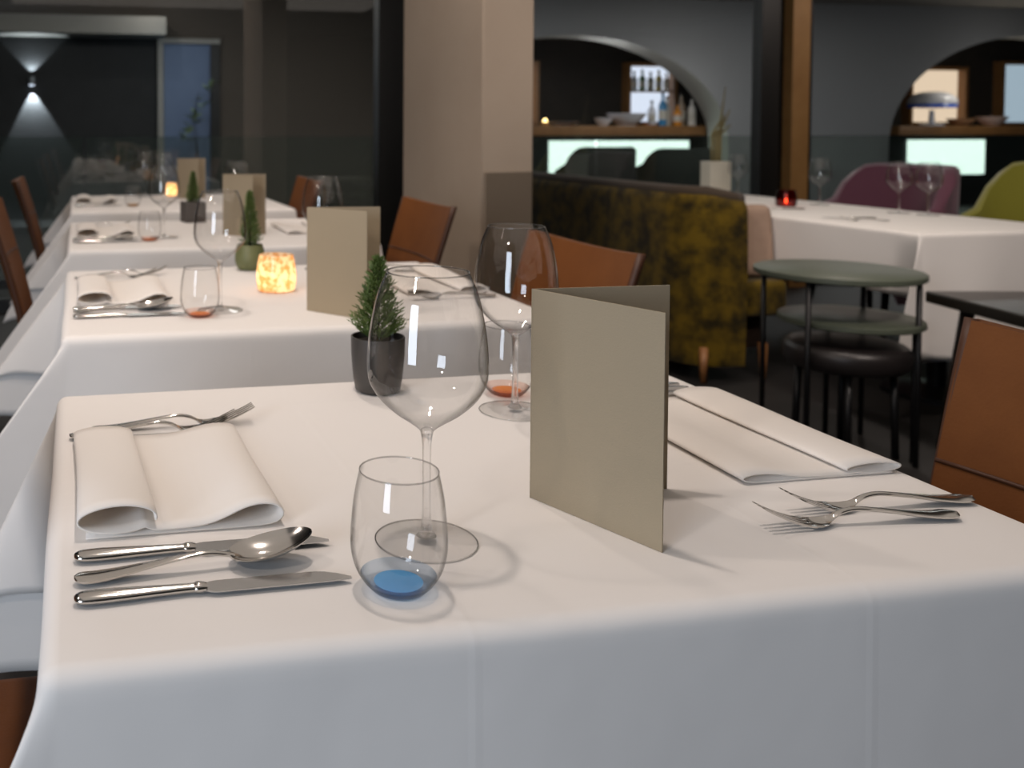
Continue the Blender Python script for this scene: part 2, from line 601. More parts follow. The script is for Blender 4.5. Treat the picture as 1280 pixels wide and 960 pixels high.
# ---- the bar behind two arches
def arch_wall(x_lo, x_hi, arches, zc, top, y0, y1, mat):
    """wall with elliptical arch openings: a strip mesh per run, thick"""
    xs = [x_lo]
    for (c, rx, rz) in arches:
        xs += [c - rx * math.cos(PI * k / 40) for k in range(41)]
    xs.append(x_hi)

    def under(x):
        for (c, rx, rz) in arches:
            if abs(x - c) <= rx + 1e-6:
                return zc + rz * math.sqrt(max(0, 1 - ((x - c) / rx) ** 2))
        return 0.0
    V, F = [], []

    def quad(a, b, c, d):
        n = len(V)
        V.extend([a, b, c, d])
        F.append((n, n + 1, n + 2, n + 3))
    for i in range(len(xs) - 1):
        a, b = xs[i], xs[i + 1]
        m = (a + b) / 2
        inside = any(abs(m - c) < rx for (c, rx, rz) in arches)
        za, zb = (under(a), under(b)) if inside else (0, 0)
        quad((a, y0, za), (b, y0, zb), (b, y0, top), (a, y0, top))
        quad((a, y1, za), (a, y1, top), (b, y1, top), (b, y1, zb))
        if inside:
            quad((a, y0, za), (a, y1, za), (b, y1, zb), (b, y0, zb))
    for (c, rx, rz) in arches:
        for x in (c - rx, c + rx):
            quad((x, y0, 0), (x, y1, 0), (x, y1, zc), (x, y0, zc))
    for x in (x_lo, x_hi):
        quad((x, y0, 0), (x, y0, top), (x, y1, top), (x, y1, 0))
    return V, F


ARCHES = [(6.1, 2.15, 1.37), (12.9, 2.25, 1.48)]
vf = arch_wall(3.93, 16.9, ARCHES, 0.9, 2.8, 11.0, 11.4, M_SLATE)
ob = mk('wall_far', vf, M_SLATE, smooth=False, fix=False)
ob.data.materials.append(M_LINTEL)
for pgn in ob.data.polygons:
    if abs(pgn.normal.y) < 0.5:
        pgn.material_index = 1
struct(ob, 'slate grey wall with two wide arches in front of the bar')
struct(mk('wall_far', boxv(3.4, 17, 12.55, 12.7, 0, 2.8), principled('bar_back_wall', (52, 46, 40), 0.85, noise=(4, (40, 36, 32), 0.6)), smooth=False), 'dark back wall of the bar')

M_BARWOOD = principled('bar_oak', (150, 108, 66), 0.5, noise=(5, (126, 88, 50), 0.5))
point((12.2, 10.4, 1.5), 14, (1.0, 0.95, 0.9), 0.002, 'bar_fill_light')  # unseen fill points added to brighten the cake stand and bottles
point((7.4, 10.4, 1.5), 8, (1.0, 0.95, 0.9), 0.002, 'bar_fill_light')
M_FRONT = emission('counter_front_glow', (236, 255, 244), 3.2)


def bar_counter(x0, x1, fx0, fx1, fz0, label):
    t = thing('bar_counter', label, 'counter', (x0, 11.45, 0))
    rbox('worktop', 0, x1 - x0, 0, 0.6, 1.02, 1.15, M_BARWOOD, t, bevel=0.01)
    mk('plinth', boxv(0.05, x1 - x0 - 0.05, 0.32, 0.58, 0, 1.02), M_BLACK, t, smooth=False)
    mk('lit_front', boxv(fx0 - x0, fx1 - x0, 0.29, 0.318, fz0, 0.95), M_FRONT, t, smooth=False)
    return t


bar_counter(5.25, 8.25, 6.15, 8.2, 0.25, 'oak topped bar counter with glowing white front behind the charcoal chairs')
bar_counter(11.25, 15.0, 11.7, 13.0, 0.45, 'oak topped bar counter with glowing white front behind the purple armchair')
point((6.6, 11.15, 1.9), 9, (0.95, 0.95, 1.0), 0.002, 'bar_fill_light')  # more unseen fill points, added inside the arches
point((12.2, 11.15, 1.9), 10, (1.0, 0.9, 0.78), 0.002, 'bar_fill_light')


def niche(x0, x1, z0, z1, glow, strength, label, shelf=None):
    t = thing('lit_wall_niche', label, 'shelf', (x0, 12.4, z0))
    w, h = x1 - x0, z1 - z0
    mk('back_panel', boxv(0, w, 0.12, 0.14, 0, h), emission('niche_glow_' + str(len(MATS)), glow, strength), t, smooth=False)
    for nm, bx in (('side', boxv(-0.05, 0, -0.02, 0.14, -0.05, h + 0.05)), ('side', boxv(w, w + 0.05, -0.02, 0.14, -0.05, h + 0.05)),
                   ('top', boxv(0, w, -0.02, 0.14, h, h + 0.05)), ('bottom', boxv(0, w, -0.02, 0.14, -0.05, 0))):
        mk(nm, bx, M_BARWOOD, t, smooth=False)
    if shelf:
        mk('shelf', boxv(0, w, -0.02, 0.12, shelf, shelf + 0.02), M_BARWOOD, t, smooth=False)
    return t


niche(7.72, 8.40, 1.21, 2.0, (232, 238, 255), 1.5, 'white lit bottle niche framed in oak above the bar', 0.42)
niche(5.3, 6.27, 1.21, 2.0, (255, 226, 196), 1.2, 'warm lit niche half hidden by the concrete pillar')
niche(12.40, 13.33, 1.21, 2.0, (255, 226, 196), 1.3, 'warm lit niche above the bar behind the purple armchair')
niche(14.05, 15.0, 1.21, 2.1, (196, 215, 230), 1.0, 'bluish lit niche at the picture edge above the bar')


def bottle(r, h, col, neck=0.35, rough=0.15, liquid=None):
    def f():
        t = bpy.data.objects.new('bottle', None)
        COL.objects.link(t)
        m = principled('bottle_%d_%d_%d' % col, col, rough, spec=0.6)
        prof = [(0, 0), (r, 0), (r, h * 0.58), (r * 0.8, h * 0.66), (r * neck, h * 0.74), (r * neck, h * 0.92), (0, h * 0.92)]
        mk('body', lathe(prof, 20), m, t, angle=50)
        mk('cap', lathe([(0, h * 0.92), (r * neck * 1.15, h * 0.92), (r * neck * 1.15, h), (0, h)], 16), M_BLACK if sum(col) > 300 else M_LINTEL, t, angle=50)
        mk('label', lathe([(r * 1.02, h * 0.18), (r * 1.02, h * 0.45)], 20), principled('bottle_label', (206, 200, 188), 0.7), t)
        return t
    return f


BOT = [  # x, y, z, r, h, colour, label
    (7.80, 12.44, 1.65, 0.045, 0.28, (190, 196, 200), 'pale bottle on the upper niche shelf beside its oak side'),
    (7.93, 12.44, 1.65, 0.045, 0.30, (110, 140, 110), 'green bottle on the upper niche shelf'),
    (8.06, 12.44, 1.65, 0.045, 0.27, (150, 150, 140), 'grey bottle on the upper niche shelf'),
    (8.19, 12.44, 1.65, 0.045, 0.30, (206, 190, 120), 'straw coloured bottle on the upper niche shelf'),
    (8.31, 12.44, 1.65, 0.040, 0.26, (214, 206, 200), 'white bottle on the upper niche shelf'),
    (7.62, 11.72, 1.15, 0.05, 0.34, (225, 225, 232), 'tall white bottle standing on the bar counter'),
    (7.74, 11.66, 1.15, 0.052, 0.46, (70, 140, 190), 'tall blue bottle standing on the bar counter'),
    (7.86, 11.75, 1.15, 0.05, 0.40, (206, 206, 200), 'clear bottle standing on the bar counter behind the amber one'),
    (7.95, 11.64, 1.15, 0.055, 0.30, (220, 140, 40), 'amber bottle standing on the bar counter'),
    (8.06, 11.72, 1.15, 0.05, 0.44, (170, 150, 130), 'brownish bottle standing on the bar counter'),
    (8.15, 11.62, 1.15, 0.05, 0.38, (230, 224, 216), 'cream bottle at the end of the bar counter'),
]
for (x, y, z, r, h, c, lb) in BOT:
    o = bottle(r, h, c)()
    o.location = (x, y, z)
    tag(o, lb, 'bottle', 'bottles at the bar')
tr = thing('serving_tray', 'copper coloured serving tray holding bottles on the bar', 'tray', (7.72, 11.60, 1.15))
mk('plate', boxv(-0.3, -0.17, -0.08, 0.22, 0, 0.015), principled('copper_tray', (190, 120, 80), 0.35, metal=0.6), tr, smooth=False)
mk('rim', boxv(-0.32, -0.30, -0.08, 0.22, 0, 0.05), MATS['copper_tray'], tr, smooth=False)


def bowl_thing(name, label, cat, loc, r, h, mat, rim=None):
    t = thing(name, label, cat, loc)
    mk('bowl', lathe([(0, 0), (r * 0.45, 0), (r * 0.8, h * 0.5), (r, h), (r * 0.95, h), (r * 0.74, h * 0.55), (r * 0.4, 0.02), (0, 0.02)], 28), mat, t, angle=50)
    mk('foot_ring', lathe([(r * 0.3, -0.004), (r * 0.46, -0.004), (r * 0.46, 0.012), (r * 0.3, 0.012)], 24), mat, t, angle=50)
    return t


M_CHINA = principled('white_china', (225, 224, 230), 0.3)
bowl_thing('serving_bowl', 'wide white bowl on the bar beside the bottles', 'bowl', (7.2, 11.65, 1.154), 0.26, 0.16, M_CHINA)
bowl_thing('small_bowl', 'small white bowl on the bar counter', 'bowl', (6.85, 11.62, 1.154), 0.12, 0.10, M_CHINA)
bowl_thing('white_dish', 'flat white dish on the bar by the pillar', 'dish', (6.28, 11.62, 1.154), 0.2, 0.05, M_CHINA)
tl = thing('tea_light', 'small glowing tea light on the bar by the pillar', 'candle', (5.98, 11.55, 1.15))
mk('cup', lathe([(0, 0), (0.05, 0), (0.06, 0.05), (0.055, 0.05), (0.045, 0.01), (0, 0.01)], 20), principled('tea_cup', (200, 150, 90), 0.3), tl, angle=50)
mk('flame', lathe([(0, 0.02), (0.03, 0.03), (0.034, 0.05), (0.018, 0.08), (0, 0.1)], 14), emission('tea_flame', (255, 214, 140), 9), tl)
st = thing('cake_stand', 'cake stand with blue band and white domed cover', 'stand', (11.95, 11.62, 1.15))
mk('base', lathe([(0, 0), (0.16, 0), (0.16, 0.02), (0.04, 0.05), (0.03, 0.22), (0, 0.22)], 24), M_CHINA, st, angle=40)
mk('plate', lathe([(0, 0.25), (0.3, 0.26), (0.3, 0.31), (0, 0.31)], 32), principled('blue_band', (70, 120, 240), 0.3), st, angle=40)
mk('dome', lathe(smooth_prof([(.305, .31), (.30, .36), (.25, .43), (.14, .475), (0.0, .485)], 4), 32), M_CHINA, st)
bowl_thing('bread_basket', 'tan bread basket on the bar beside the cake stand', 'basket', (12.40, 11.58, 1.154), 0.18, 0.1, principled('wicker', (190, 140, 100), 0.7))
bowl_thing('pale_bowl', 'pinkish bowl on the bar between the niches', 'bowl', (12.95, 11.6, 1.154), 0.2, 0.13, principled('pink_china', (205, 180, 170), 0.4))


# ------------------------------------------------------------------ tables with cloths
def tablecloth(w, d, dx, dy, zt, flare=36, amp=0.006, seed=1):
    """cloth over a table w x d (local centre 0,0), drops dx at the x sides and dy at the y sides, top at zt"""
    rr = 0.016
    rnd = random.Random(seed)
    ph = [rnd.uniform(0, 6.28) for _ in range(8)]

    def coords(half, drop):
        inner = [-half + 2 * half * k / 22 for k in range(23)]
        o = [0.004, 0.009, 0.014, 0.019, 0.025, 0.033]
        k = 0.045
        while k < drop - 0.008:
            o.append(k); k += 0.016
        o.append(drop)
        return [-half - s for s in reversed(o)] + inner + [half + s for s in o]
    A = coords(w / 2, dx)
    B = coords(d / 2, dy)

    def drop(s, fl):
        if s < rr * PI / 2:
            a = s / rr
            return rr * math.sin(a), -rr * (1 - math.cos(a))
        q = s - rr * PI / 2
        return rr + q * math.sin(fl), -rr - q * math.cos(fl)
    V = []
    for a in A:
        for b in B:
            sa = max(0, abs(a) - w / 2); sb = max(0, abs(b) - d / 2)
            ga = 1 if a > 0 else -1; gb = 1 if b > 0 else -1
            ca = max(-w / 2, min(w / 2, a)); cb = max(-d / 2, min(d / 2, b))
            i_, j_ = w / 2 - rr * 0.0, d / 2
            if sa == 0 and sb == 0:
                V.append((a, b, zt)); continue
            rho = math.hypot(sa, sb)
            phi = math.atan2(sb, sa)
            fl = R(0.6) + R(flare if a < 0 else 9) * max(0, math.sin(2 * phi)) ** 0.8 if (sa > 0 and sb > 0) else R(0.6)
            o, z = drop(rho, fl)
            q = max(0.0, o - rr)
            o = min(o, rr)
            x = ca + ga * o * math.cos(phi)
            y = cb + gb * o * math.sin(phi)
            if sa > 0 and sb > 0:
                # the corner falls as one flat fold lying in the plane of the end drop
                x += ga * q
                y += gb * (rr * (1 - math.sin(phi)) * min(1, rho / 0.08) * min(1, phi / (PI / 4)) + 0.12 * q * min(1, phi / (PI / 4)) - 0.10 * q * max(0, 1 - phi / (PI / 4)))
            else:
                x += ga * q * (1 if sa > 0 else 0)
                y += gb * q * (1 if sb > 0 else 0)
            t = min(1, rho / 0.3)
            if sb > 0 and sa == 0:
                u = abs(ca) / (w / 2)
                win = (1 - u ** 4)
                y += gb * amp * t * win * (math.sin(9 * ca + ph[0]) + 0.7 * math.sin(17 * ca + ph[1]))
            if sa > 0 and sb == 0:
                u = abs(cb) / (d / 2)
                win = (1 - u ** 4)
                x += ga * amp * t * win * (math.sin(11 * cb + ph[2]) + 0.7 * math.sin(19 * cb + ph[3]))
            V.append((x, y, zt + z))
    n = len(B)
    F = []
    for i in range(len(A) - 1):
        for j in range(n - 1):
            F.append((i * n + j, (i + 1) * n + j, (i + 1) * n + j + 1, i * n + j + 1))
    return V, F


def dining_table(x0, x1, y0, y1, zt, lab_table, lab_cloth, dx=0.28, dy=0.40, seed=1, flare=36):
    w, d = x1 - x0, y1 - y0
    c = ((x0 + x1) / 2, (y0 + y1) / 2, 0)
    t = thing('dining_table', lab_table, 'table', c, 0, 'cloth-covered dining tables')
    rbox('tabletop', -w / 2 + 0.004, w / 2 - 0.004, -d / 2 + 0.004, d / 2 - 0.004, zt - 0.03, zt - 0.0016, M_DARKWOOD, t, bevel=0.01)
    if d > 1.5:
        for yy in (-d / 2 + 0.3, d / 2 - 0.3):
            mk('pedestal', lathe([(0, 0), (0.2, 0), (0.2, 0.02), (0.035, 0.04), (0.035, zt - 0.03), (0, zt - 0.03)], 20), M_BLACK, t, (0, yy, 0), angle=40)
    else:
        mk('pedestal', lathe([(0, 0.02), (0.035, 0.02), (0.035, zt - 0.03), (0, zt - 0.03)], 20), M_BLACK, t, angle=40)
        mk('base_plate', lathe([(0, 0), (0.2, 0), (0.2, 0.015), (0.05, 0.03), (0, 0.03)], 32), M_BLACK, t, angle=40)
    v, f = tablecloth(w, d, dx, dy, zt, seed=seed, flare=flare)
    cl = mk('tablecloth', (v, f), M_CLOTH, None, c, fix=False)
    s = cl.modifiers.new('thickness', 'SOLIDIFY')
    s.thickness = 0.0012
    s.offset = -1
    tag(cl, lab_cloth, 'tablecloth', 'white tablecloths')
    return t


ZT = 0.75
TX0, TX1 = -0.013, 0.866
dining_table(TX0, TX1, 0.668, 1.335, ZT, 'dining table under the white cloth in front, with the blue tumbler',
             'white cloth over the front table, carrying the blue-based tumbler', seed=3, flare=25)
dining_table(TX0, 0.92, 1.735, 2.515, ZT, 'dining table with the gold candle jar under its white cloth',
             'white cloth over the second table, carrying the gold candle jar', seed=5)
dining_table(TX0, 0.95, 2.96, 3.82, ZT, 'third dining table of the row, carrying the square potted conifer',
             'white cloth over the third table, carrying the square plant pot', seed=8)
dining_table(TX0, 0.98, 4.31, 5.31, ZT, 'last dining table of the row, next to the window',
             'white cloth over the last table of the row, next to the window', seed=9)


# ------------------------------------------------------------------ cutlery
def ring(x, w, h, z, n=12, pw=1.0):
    return [(x, w / 2 * math.cos(2 * PI * k / n), z + h / 2 * math.sin(2 * PI * k / n)) for k in range(n)]


def make_knife():
    t = bpy.data.objects.new('table_knife', None)
    COL.objects.link(t)
    H = [(0.0, .004, .003), (0.002, .012, .006), (0.008, .0175, .008), (0.02, .0185, .0088), (0.04, .0165, .0082), (0.065, .0128, .0074),
         (0.088, .0102, .0068), (0.094, .0102, .0068), (0.0955, .0118, .0082), (0.099, .0122, .0084), (0.102, .0108, .0072), (0.104, .010, .006)]
    rings = [ring(x, w, h, 0.0048) for x, w, h in smooth_prof(H, 3)]
    mk('handle', loft(rings), M_STEEL, t, angle=60)
    rings = []
    L = 0.222
    for k in range(25):
        u = k / 24
        x = 0.102 + (L - 0.102) * u
        up = 0.0088 if u > .06 else 0.0055 + 0.0033 * u / .06
        lo = -0.0092 if u > .06 else -0.005 - 0.0042 * u / .06
        if u > 0.72:
            q = (u - 0.72) / 0.28
            up = 0.0088 - 0.0142 * q ** 2.0
            lo = -0.0092 + 0.0018 * q ** 3
        zc = 0.0040
        rings.append([(x, up, zc + 0.0010), (x, up, zc - 0.0010), (x, lo, zc - 0.0004), (x, lo, zc + 0.0004)])
    mk('blade', loft(rings), M_BLADE, t, angle=30)
    return t


def section(x, w, zc, cup, th, n=8):
    """closed cross-section: curved top of width w, sunk by cup in the middle"""
    top = [(x, w / 2 * s, zc - cup * (1 - s * s)) for s in [(-1 + 2 * k / n) for k in range(n + 1)]]
    bot = [(x, w / 2 * s, zc - cup * (1 - s * s) - th * (1 - 0.6 * abs(s) ** 3)) for s in [(1 - 2 * k / n) for k in range(n + 1)]]
    return top + bot


def handle_rings(L0, L1, arch, zend):
    # x, w, th, z
    pts = [(0.0, .003, .002, .0058), (0.0015, .011, .0032, .0056), (0.007, .0188, .0040, .0054), (0.020, .0185, .0042, .0054), (0.040, .0150, .0040, .0072),
           (0.065, .0100, .0036, .0105), (0.088, .0072, .0036, .0135), (L0 * 0.82, .0062, .0038, arch), (L0 * 0.93, .0062, .0038, arch * 0.86), (L0, .0075, .0034, zend)]
    return [section(x, w, z, -0.0011, th) for x, w, th, z in smooth_prof(pts, 3)]


def make_spoon():
    t = bpy.data.objects.new('table_spoon', None)
    COL.objects.link(t)
    rings = handle_rings(0.133, 0, 0.0150, 0.0105)
    mk('handle', loft(rings), M_STEEL, t, angle=60)
    rings = []
    for k in range(29):
        u = 0.5 - 0.5 * math.cos(PI * k / 28)
        x = 0.129 + 0.072 * u
        q = u ** 0.82
        w = 0.0445 * max(0, 1 - abs(2 * q - 1) ** 2.1) ** 0.5
        w = max(w, 0.006 if u < .5 else 0.0015)
        edge = 0.0110 + 0.0135 * u ** 1.35
        cup = 0.0100 * (math.sin(PI * u)) ** 0.75 if 0 < u < 1 else 0.0
        rings.append(section(x, w, edge, cup, 0.0012 if u > .06 else 0.0028, 12))
    mk('bowl', loft(rings), M_STEEL, t, angle=60)
    return t


def make_fork():
    t = bpy.data.objects.new('table_fork', None)
    COL.objects.link(t)
    rings = handle_rings(0.128, 0, 0.0150, 0.0085)
    head = [(0.132, .011, .0022, .0064), (0.138, .0185, .0020, .0042), (0.146, .0230, .0018, .0036), (0.152, .0236, .0018, .0044)]
    rings += [section(x, w, z, 0.0012, th) for x, w, th, z in head]
    mk('handle', loft(rings), M_STEEL, t, angle=60)
    tr_ = []
    for k in range(10):
        u = k / 9
        x = 0.151 + 0.050 * u
        z = 0.0042 + 0.0175 * u ** 1.5
        w = 0.0040 - 0.0018 * u
        th = 0.0018 - 0.0006 * u
        tr_.append([(x, -w / 2, z), (x, w / 2, z), (x, w / 2, z - th), (x, -w / 2, z - th)])
    first = None
    for yy in (-0.0096, -0.0032, 0.0032, 0.0096):
        if first is None:
            first = mk('tine', loft(tr_), M_STEEL, t, (0, yy, 0), angle=50)
        else:
            o = first.copy(); COL.objects.link(o); o.parent = t; o.location = (0, yy, 0)
    return t


def knife(label, x, y, rz, group='table knives'):
    return place('knife', make_knife, label, 'knife', (x, y, ZT + 0.0002), rz, group)


def spoon(label, x, y, rz):
    return place('spoon', make_spoon, label, 'spoon', (x, y, ZT + 0.0004), rz, 'table spoons')


def fork(label, x, y, rz):
    return place('fork', make_fork, label, 'fork', (x, y, ZT + 0.0002), rz, 'table forks')


# ------------------------------------------------------------------ napkins
def napkin_mesh(depth, z_near, z_far, wide=1.0, skew=0.0):
    # S-rolled strip in the x-z plane: tube at the start, sheet, open loop at the end, sheet back underneath
    pts = []
    for k in range(22):
        a = R(-15 + 330 * k / 21)
        pts.append((0.0355 + 0.0345 * math.cos(a), 0.0165 + 0.0118 * math.sin(a)))
    pts += [(0.068, 0.0052), (0.085, 0.0050), (0.105, 0.0058), (0.122, 0.0085), (0.138, 0.0145), (0.152, 0.0205), (0.166, 0.0235),
            (0.180, 0.0222), (0.1895, 0.0165), (0.1905, 0.0100), (0.184, 0.0045), (0.170, 0.0022), (0.14, 0.0018), (0.10, 0.0018),
            (0.06, 0.0018), (0.03, 0.0018), (0.008, 0.0018)]
    pts = smooth_prof(pts, 2)
    nY = 14
    V, F = [], []
    for j in range(nY + 1):
        v = j / nY
        zs = z_near + (z_far - z_near) * v
        for (x, z) in pts:
            base = 0.0018
            V.append((x * wide + skew * v + 0.002 * math.sin(3 * v + x * 20), depth * v, base + (z - base) * zs * (1 + 0.06 * math.sin(7 * v + 30 * x))))
    n = len(pts)
    for j in range(nY):
        for i in range(n - 1):
            F.append((j * n + i, j * n + i + 1, (j + 1) * n + i + 1, (j + 1) * n + i))
    return V, F


def napkin(label, x, y, rz, depth=0.285, zn=1.0, zf=0.55, wide=1.0, skew=0.0):
    o = mk('napkin', napkin_mesh(depth, zn, zf, wide, skew), M_NAPKIN, None, (x, y, ZT + 0.0002), (0, 0, rz), fix=False)
    s = o.modifiers.new('thickness', 'SOLIDIFY')
    s.thickness = 0.0016
    s.offset = 0
    return tag(o, label, 'napkin', 'folded white napkins')


# ------------------------------------------------------------------ glasses
def make_wine():
    t = bpy.data.objects.new('wine_glass', None)
    COL.objects.link(t)
    prof = [(.0045, .0975), (.0079, .102), (.0167, .1085), (.030, .1175), (.0428, .1295), (.0508, .142), (.0532, .153), (.0534, .166),
            (.0518, .186), (.0486, .2048), (.0442, .2234), (.0365, .2425)]
    mk('bowl', lathe(smooth_prof(prof, 5), 72), M_GLASS, t)
    mk('rim', lathe([(.0367, .2418), (.0369, .2428), (.0364, .2433), (.0360, .2427), (.0361, .2418), (.0367, .2418)], 72),
       thin_glass('glass_rim', (0.8, 0.8, 0.8), (0.5, 0.5, 0.5), 1.6, 1.6, 0.3), t)
    st = [(.0, .1035), (.0022, .103), (.0058, .1005), (.0048, .094), (.0040, .083), (.0038, .055), (.0040, .025), (.0052, .012), (.0085, .0062), (.0085, .0050), (0, .005)]
    mk('stem', lathe(smooth_prof(st, 3), 24), M_STEM, t)
    ft = [(.0, .0064), (.0085, .0056), (.02, .0034), (.036, .0020), (.0450, .0013), (.0457, .0008), (.0450, .0002)]
    mk('foot', lathe(smooth_prof(ft, 3), 64), thin_glass('foot_glass', (0.965, 0.965, 0.965), (0.35, 0.35, 0.35), 1.5, 1.0, 0.80), t)
    mk('foot_edge', lathe([(.0448, .0002), (.0459, .0004), (.0460, .0012), (.0448, .0015)], 64), thin_glass('foot_edge_glass', (0.8, 0.8, 0.8), (0.45, 0.45, 0.45), 1.5, 1.3, 0.2), t)
    return t


def make_tumbler(col, edge, nm):
    def f():
        t = bpy.data.objects.new('water_tumbler', None)
        COL.objects.link(t)
        prof = [(.0225, .0030), (.0290, .0090), (.0345, .0180), (.0378, .0290), (.0387, .0400), (.0380, .0550), (.0358, .0760), (.0316, .0965)]
        mk('wall', lathe(smooth_prof(prof, 5), 64), thin_glass('tumbler_wall', (0.97, 0.97, 0.97), (0.25, 0.25, 0.25), 1.6, 1.0, 0.56), t)
        mk('rim', lathe([(.0319, .0960), (.0320, .0969), (.0316, .0973), (.0312, .0968), (.0313, .0960), (.0319, .0960)], 64), MATS['glass_rim'], t)
        mk('coloured_floor', lathe([(0, .0072), (.0180, .0072), (.0196, .0066), (.0188, .0060), (0, .0058)], 48), coloured_base_glass(nm, col, edge), t, angle=60)
        band = [(.0305, .0125), (.0288, .0086), (.0250, .0044), (.0215, .0014), (.0170, .0005), (0, .0004)]
        tn = [0.68 + 0.30 * v ** 1.5 for v in lin(edge)[:3]]
        mk('tinted_base', lathe(smooth_prof(band, 4), 64), thin_glass(nm + '_band', tuple(tn), tuple(0.28 * v ** 1.6 for v in lin(edge)[:3]), 1.5, 1.0, 0.32), t)
        return t
    return f


def wine(label, x, y):
    return place('wine', make_wine, label, 'wine glass', (x, y, ZT), 0, 'stemmed wine glasses')


def tumbler(kind, label, x, y, z=ZT):
    cols = {'blue': ((190, 235, 255), (140, 210, 252)), 'orange': ((255, 225, 180), (250, 172, 96)), 'yellow': ((250, 226, 130), (236, 190, 60))}
    c = cols[kind]
    return place('tumbler_' + kind, make_tumbler(c[0], c[1], 'tumbler_base_' + kind), label, 'tumbler', (x, y, z), 0, 'stemless water tumblers')


# ------------------------------------------------------------------ menu cards, plants, candles
def menu(label, x, y, a_front, a_back):
    t = thing('menu_card', label, 'menu card', (x, y, ZT), 0, 'standing menu cards')
    for nm, a in (('front_cover', a_front), ('back_cover', a_back)):
        mk(nm, boxv(0, 0.148, -0.0007, 0.0007, 0.0003, 0.2103), M_MENU, t, (0, 0, 0), (0, 0, a), smooth=False)
    mk('spine', lathe([(0, .0003), (.0012, .0003), (.0012, .2103), (0, .2103)], 10), M_MENU, t, angle=40)
    return t


M_NEEDLE = principled('conifer_needles', (66, 88, 40), 0.55, noise=(60, (104, 122, 60), 0.5))


def conifer_mesh(h, r, z0, seed, n=300):
    rnd = random.Random(seed)
    V, F = [], []

    def spike(a, d, ln, w):
        d = d.normalized()
        u = d.cross(Vector((0.3, 0.2, 1))).normalized() * w
        q = d.cross(u).normalized() * w
        b = a + d * ln * 0.4
        i = len(V)
        V.extend([tuple(a), tuple(b + u), tuple(b - u * 0.5 + q * 0.86), tuple(b - u * 0.5 - q * 0.86), tuple(a + d * ln)])
        F.extend([(i, i + 1, i + 2), (i, i + 2, i + 3), (i, i + 3, i + 1), (i + 4, i + 2, i + 1), (i + 4, i + 3, i + 2), (i + 4, i + 1, i + 3)])
    for k in range(n):
        u = k / n
        z = z0 + h * (0.02 + 0.9 * u ** 1.15)
        a = k * 2.39996 + rnd.uniform(-.3, .3)
        rad = r * (1 - u ** 1.15) ** 0.85 * rnd.uniform(0.65, 1.12) + 0.003
        out = Vector((math.cos(a), math.sin(a), rnd.uniform(0.35, 0.9)))
        base = Vector((math.cos(a) * rad * 0.12, math.sin(a) * rad * 0.12, z - rad * 0.15))
        dn = out.normalized()
        tip = base + dn * rad
        spike(base, dn, rad * 1.1, 0.0011)
        for m in range(7):
            s = 0.3 + 0.1 * m
            p0 = base + dn * rad * s
            side = Vector((rnd.uniform(-1, 1), rnd.uniform(-1, 1), rnd.uniform(-0.2, 1.0)))
            spike(p0, dn * 0.9 + side * 0.85, 0.0095 * rnd.uniform(.7, 1.1), 0.0010)
    return V, F


def plant(label, x, y, pot, h, r, seed, scale=1.0):
    t = thing('potted_conifer', label, 'plant', (x, y, ZT), 0.2, 'little potted conifers')
    m = {'round': principled('dark_pot', (74, 70, 66), 0.45, noise=(25, (62, 58, 55), 0.5)),
         'green': principled('green_pot', (112, 116, 76), 0.5, noise=(25, (98, 102, 66), 0.5)),
         'square': principled('square_pot', (84, 78, 74), 0.6)}[pot]
    if pot == 'round':
        hp = 0.078
        prof = [(0, 0), (.026, 0), (.0315, .004), (.0345, .02), (.0372, .05), (.038, .076), (.0375, .078), (.0355, .078), (.035, .068), (0, .068)]
        mk('pot', lathe(prof, 48), m, t, angle=50)
        rs = .035
    elif pot == 'green':
        hp = 0.068
        prof = smooth_prof([(0, 0), (.026, 0), (.034, .008), (.0395, .026), (.038, .048), (.0335, .066)], 4) + [(.0315, .066), (.031, .058), (0, .058)]
        mk('pot', lathe(prof, 48), m, t, angle=50)
        rs = .031
    else:
        hp = 0.08
        b = bmesh.new()
        v, f = boxv(-.04, .04, -.04, .04, 0, .08)
        me_v, me_f = v, f
        o = rbox('pot', -.041, .041, -.041, .041, 0, .08, m, t, bevel=0.003)
        b.free()
        rs = .036
    mk('soil', lathe([(0, hp - 0.006 if pot != 'square' else hp + .001), (rs, hp - 0.009 if pot != 'square' else hp + .001)], 24), principled('soil', (40, 30, 22), 0.95), t)
    mk('trunk', tube([(0, 0, hp - 0.02), (0.001, 0, hp + h * 0.5), (0, 0, hp + h * 0.92)], [0.003, 0.0022, 0.0008]), M_DARKWOOD, t)
    o = mk('foliage', conifer_mesh(h, r, hp - 0.004, seed), M_NEEDLE, t, fix=False, smooth=False)
    return t


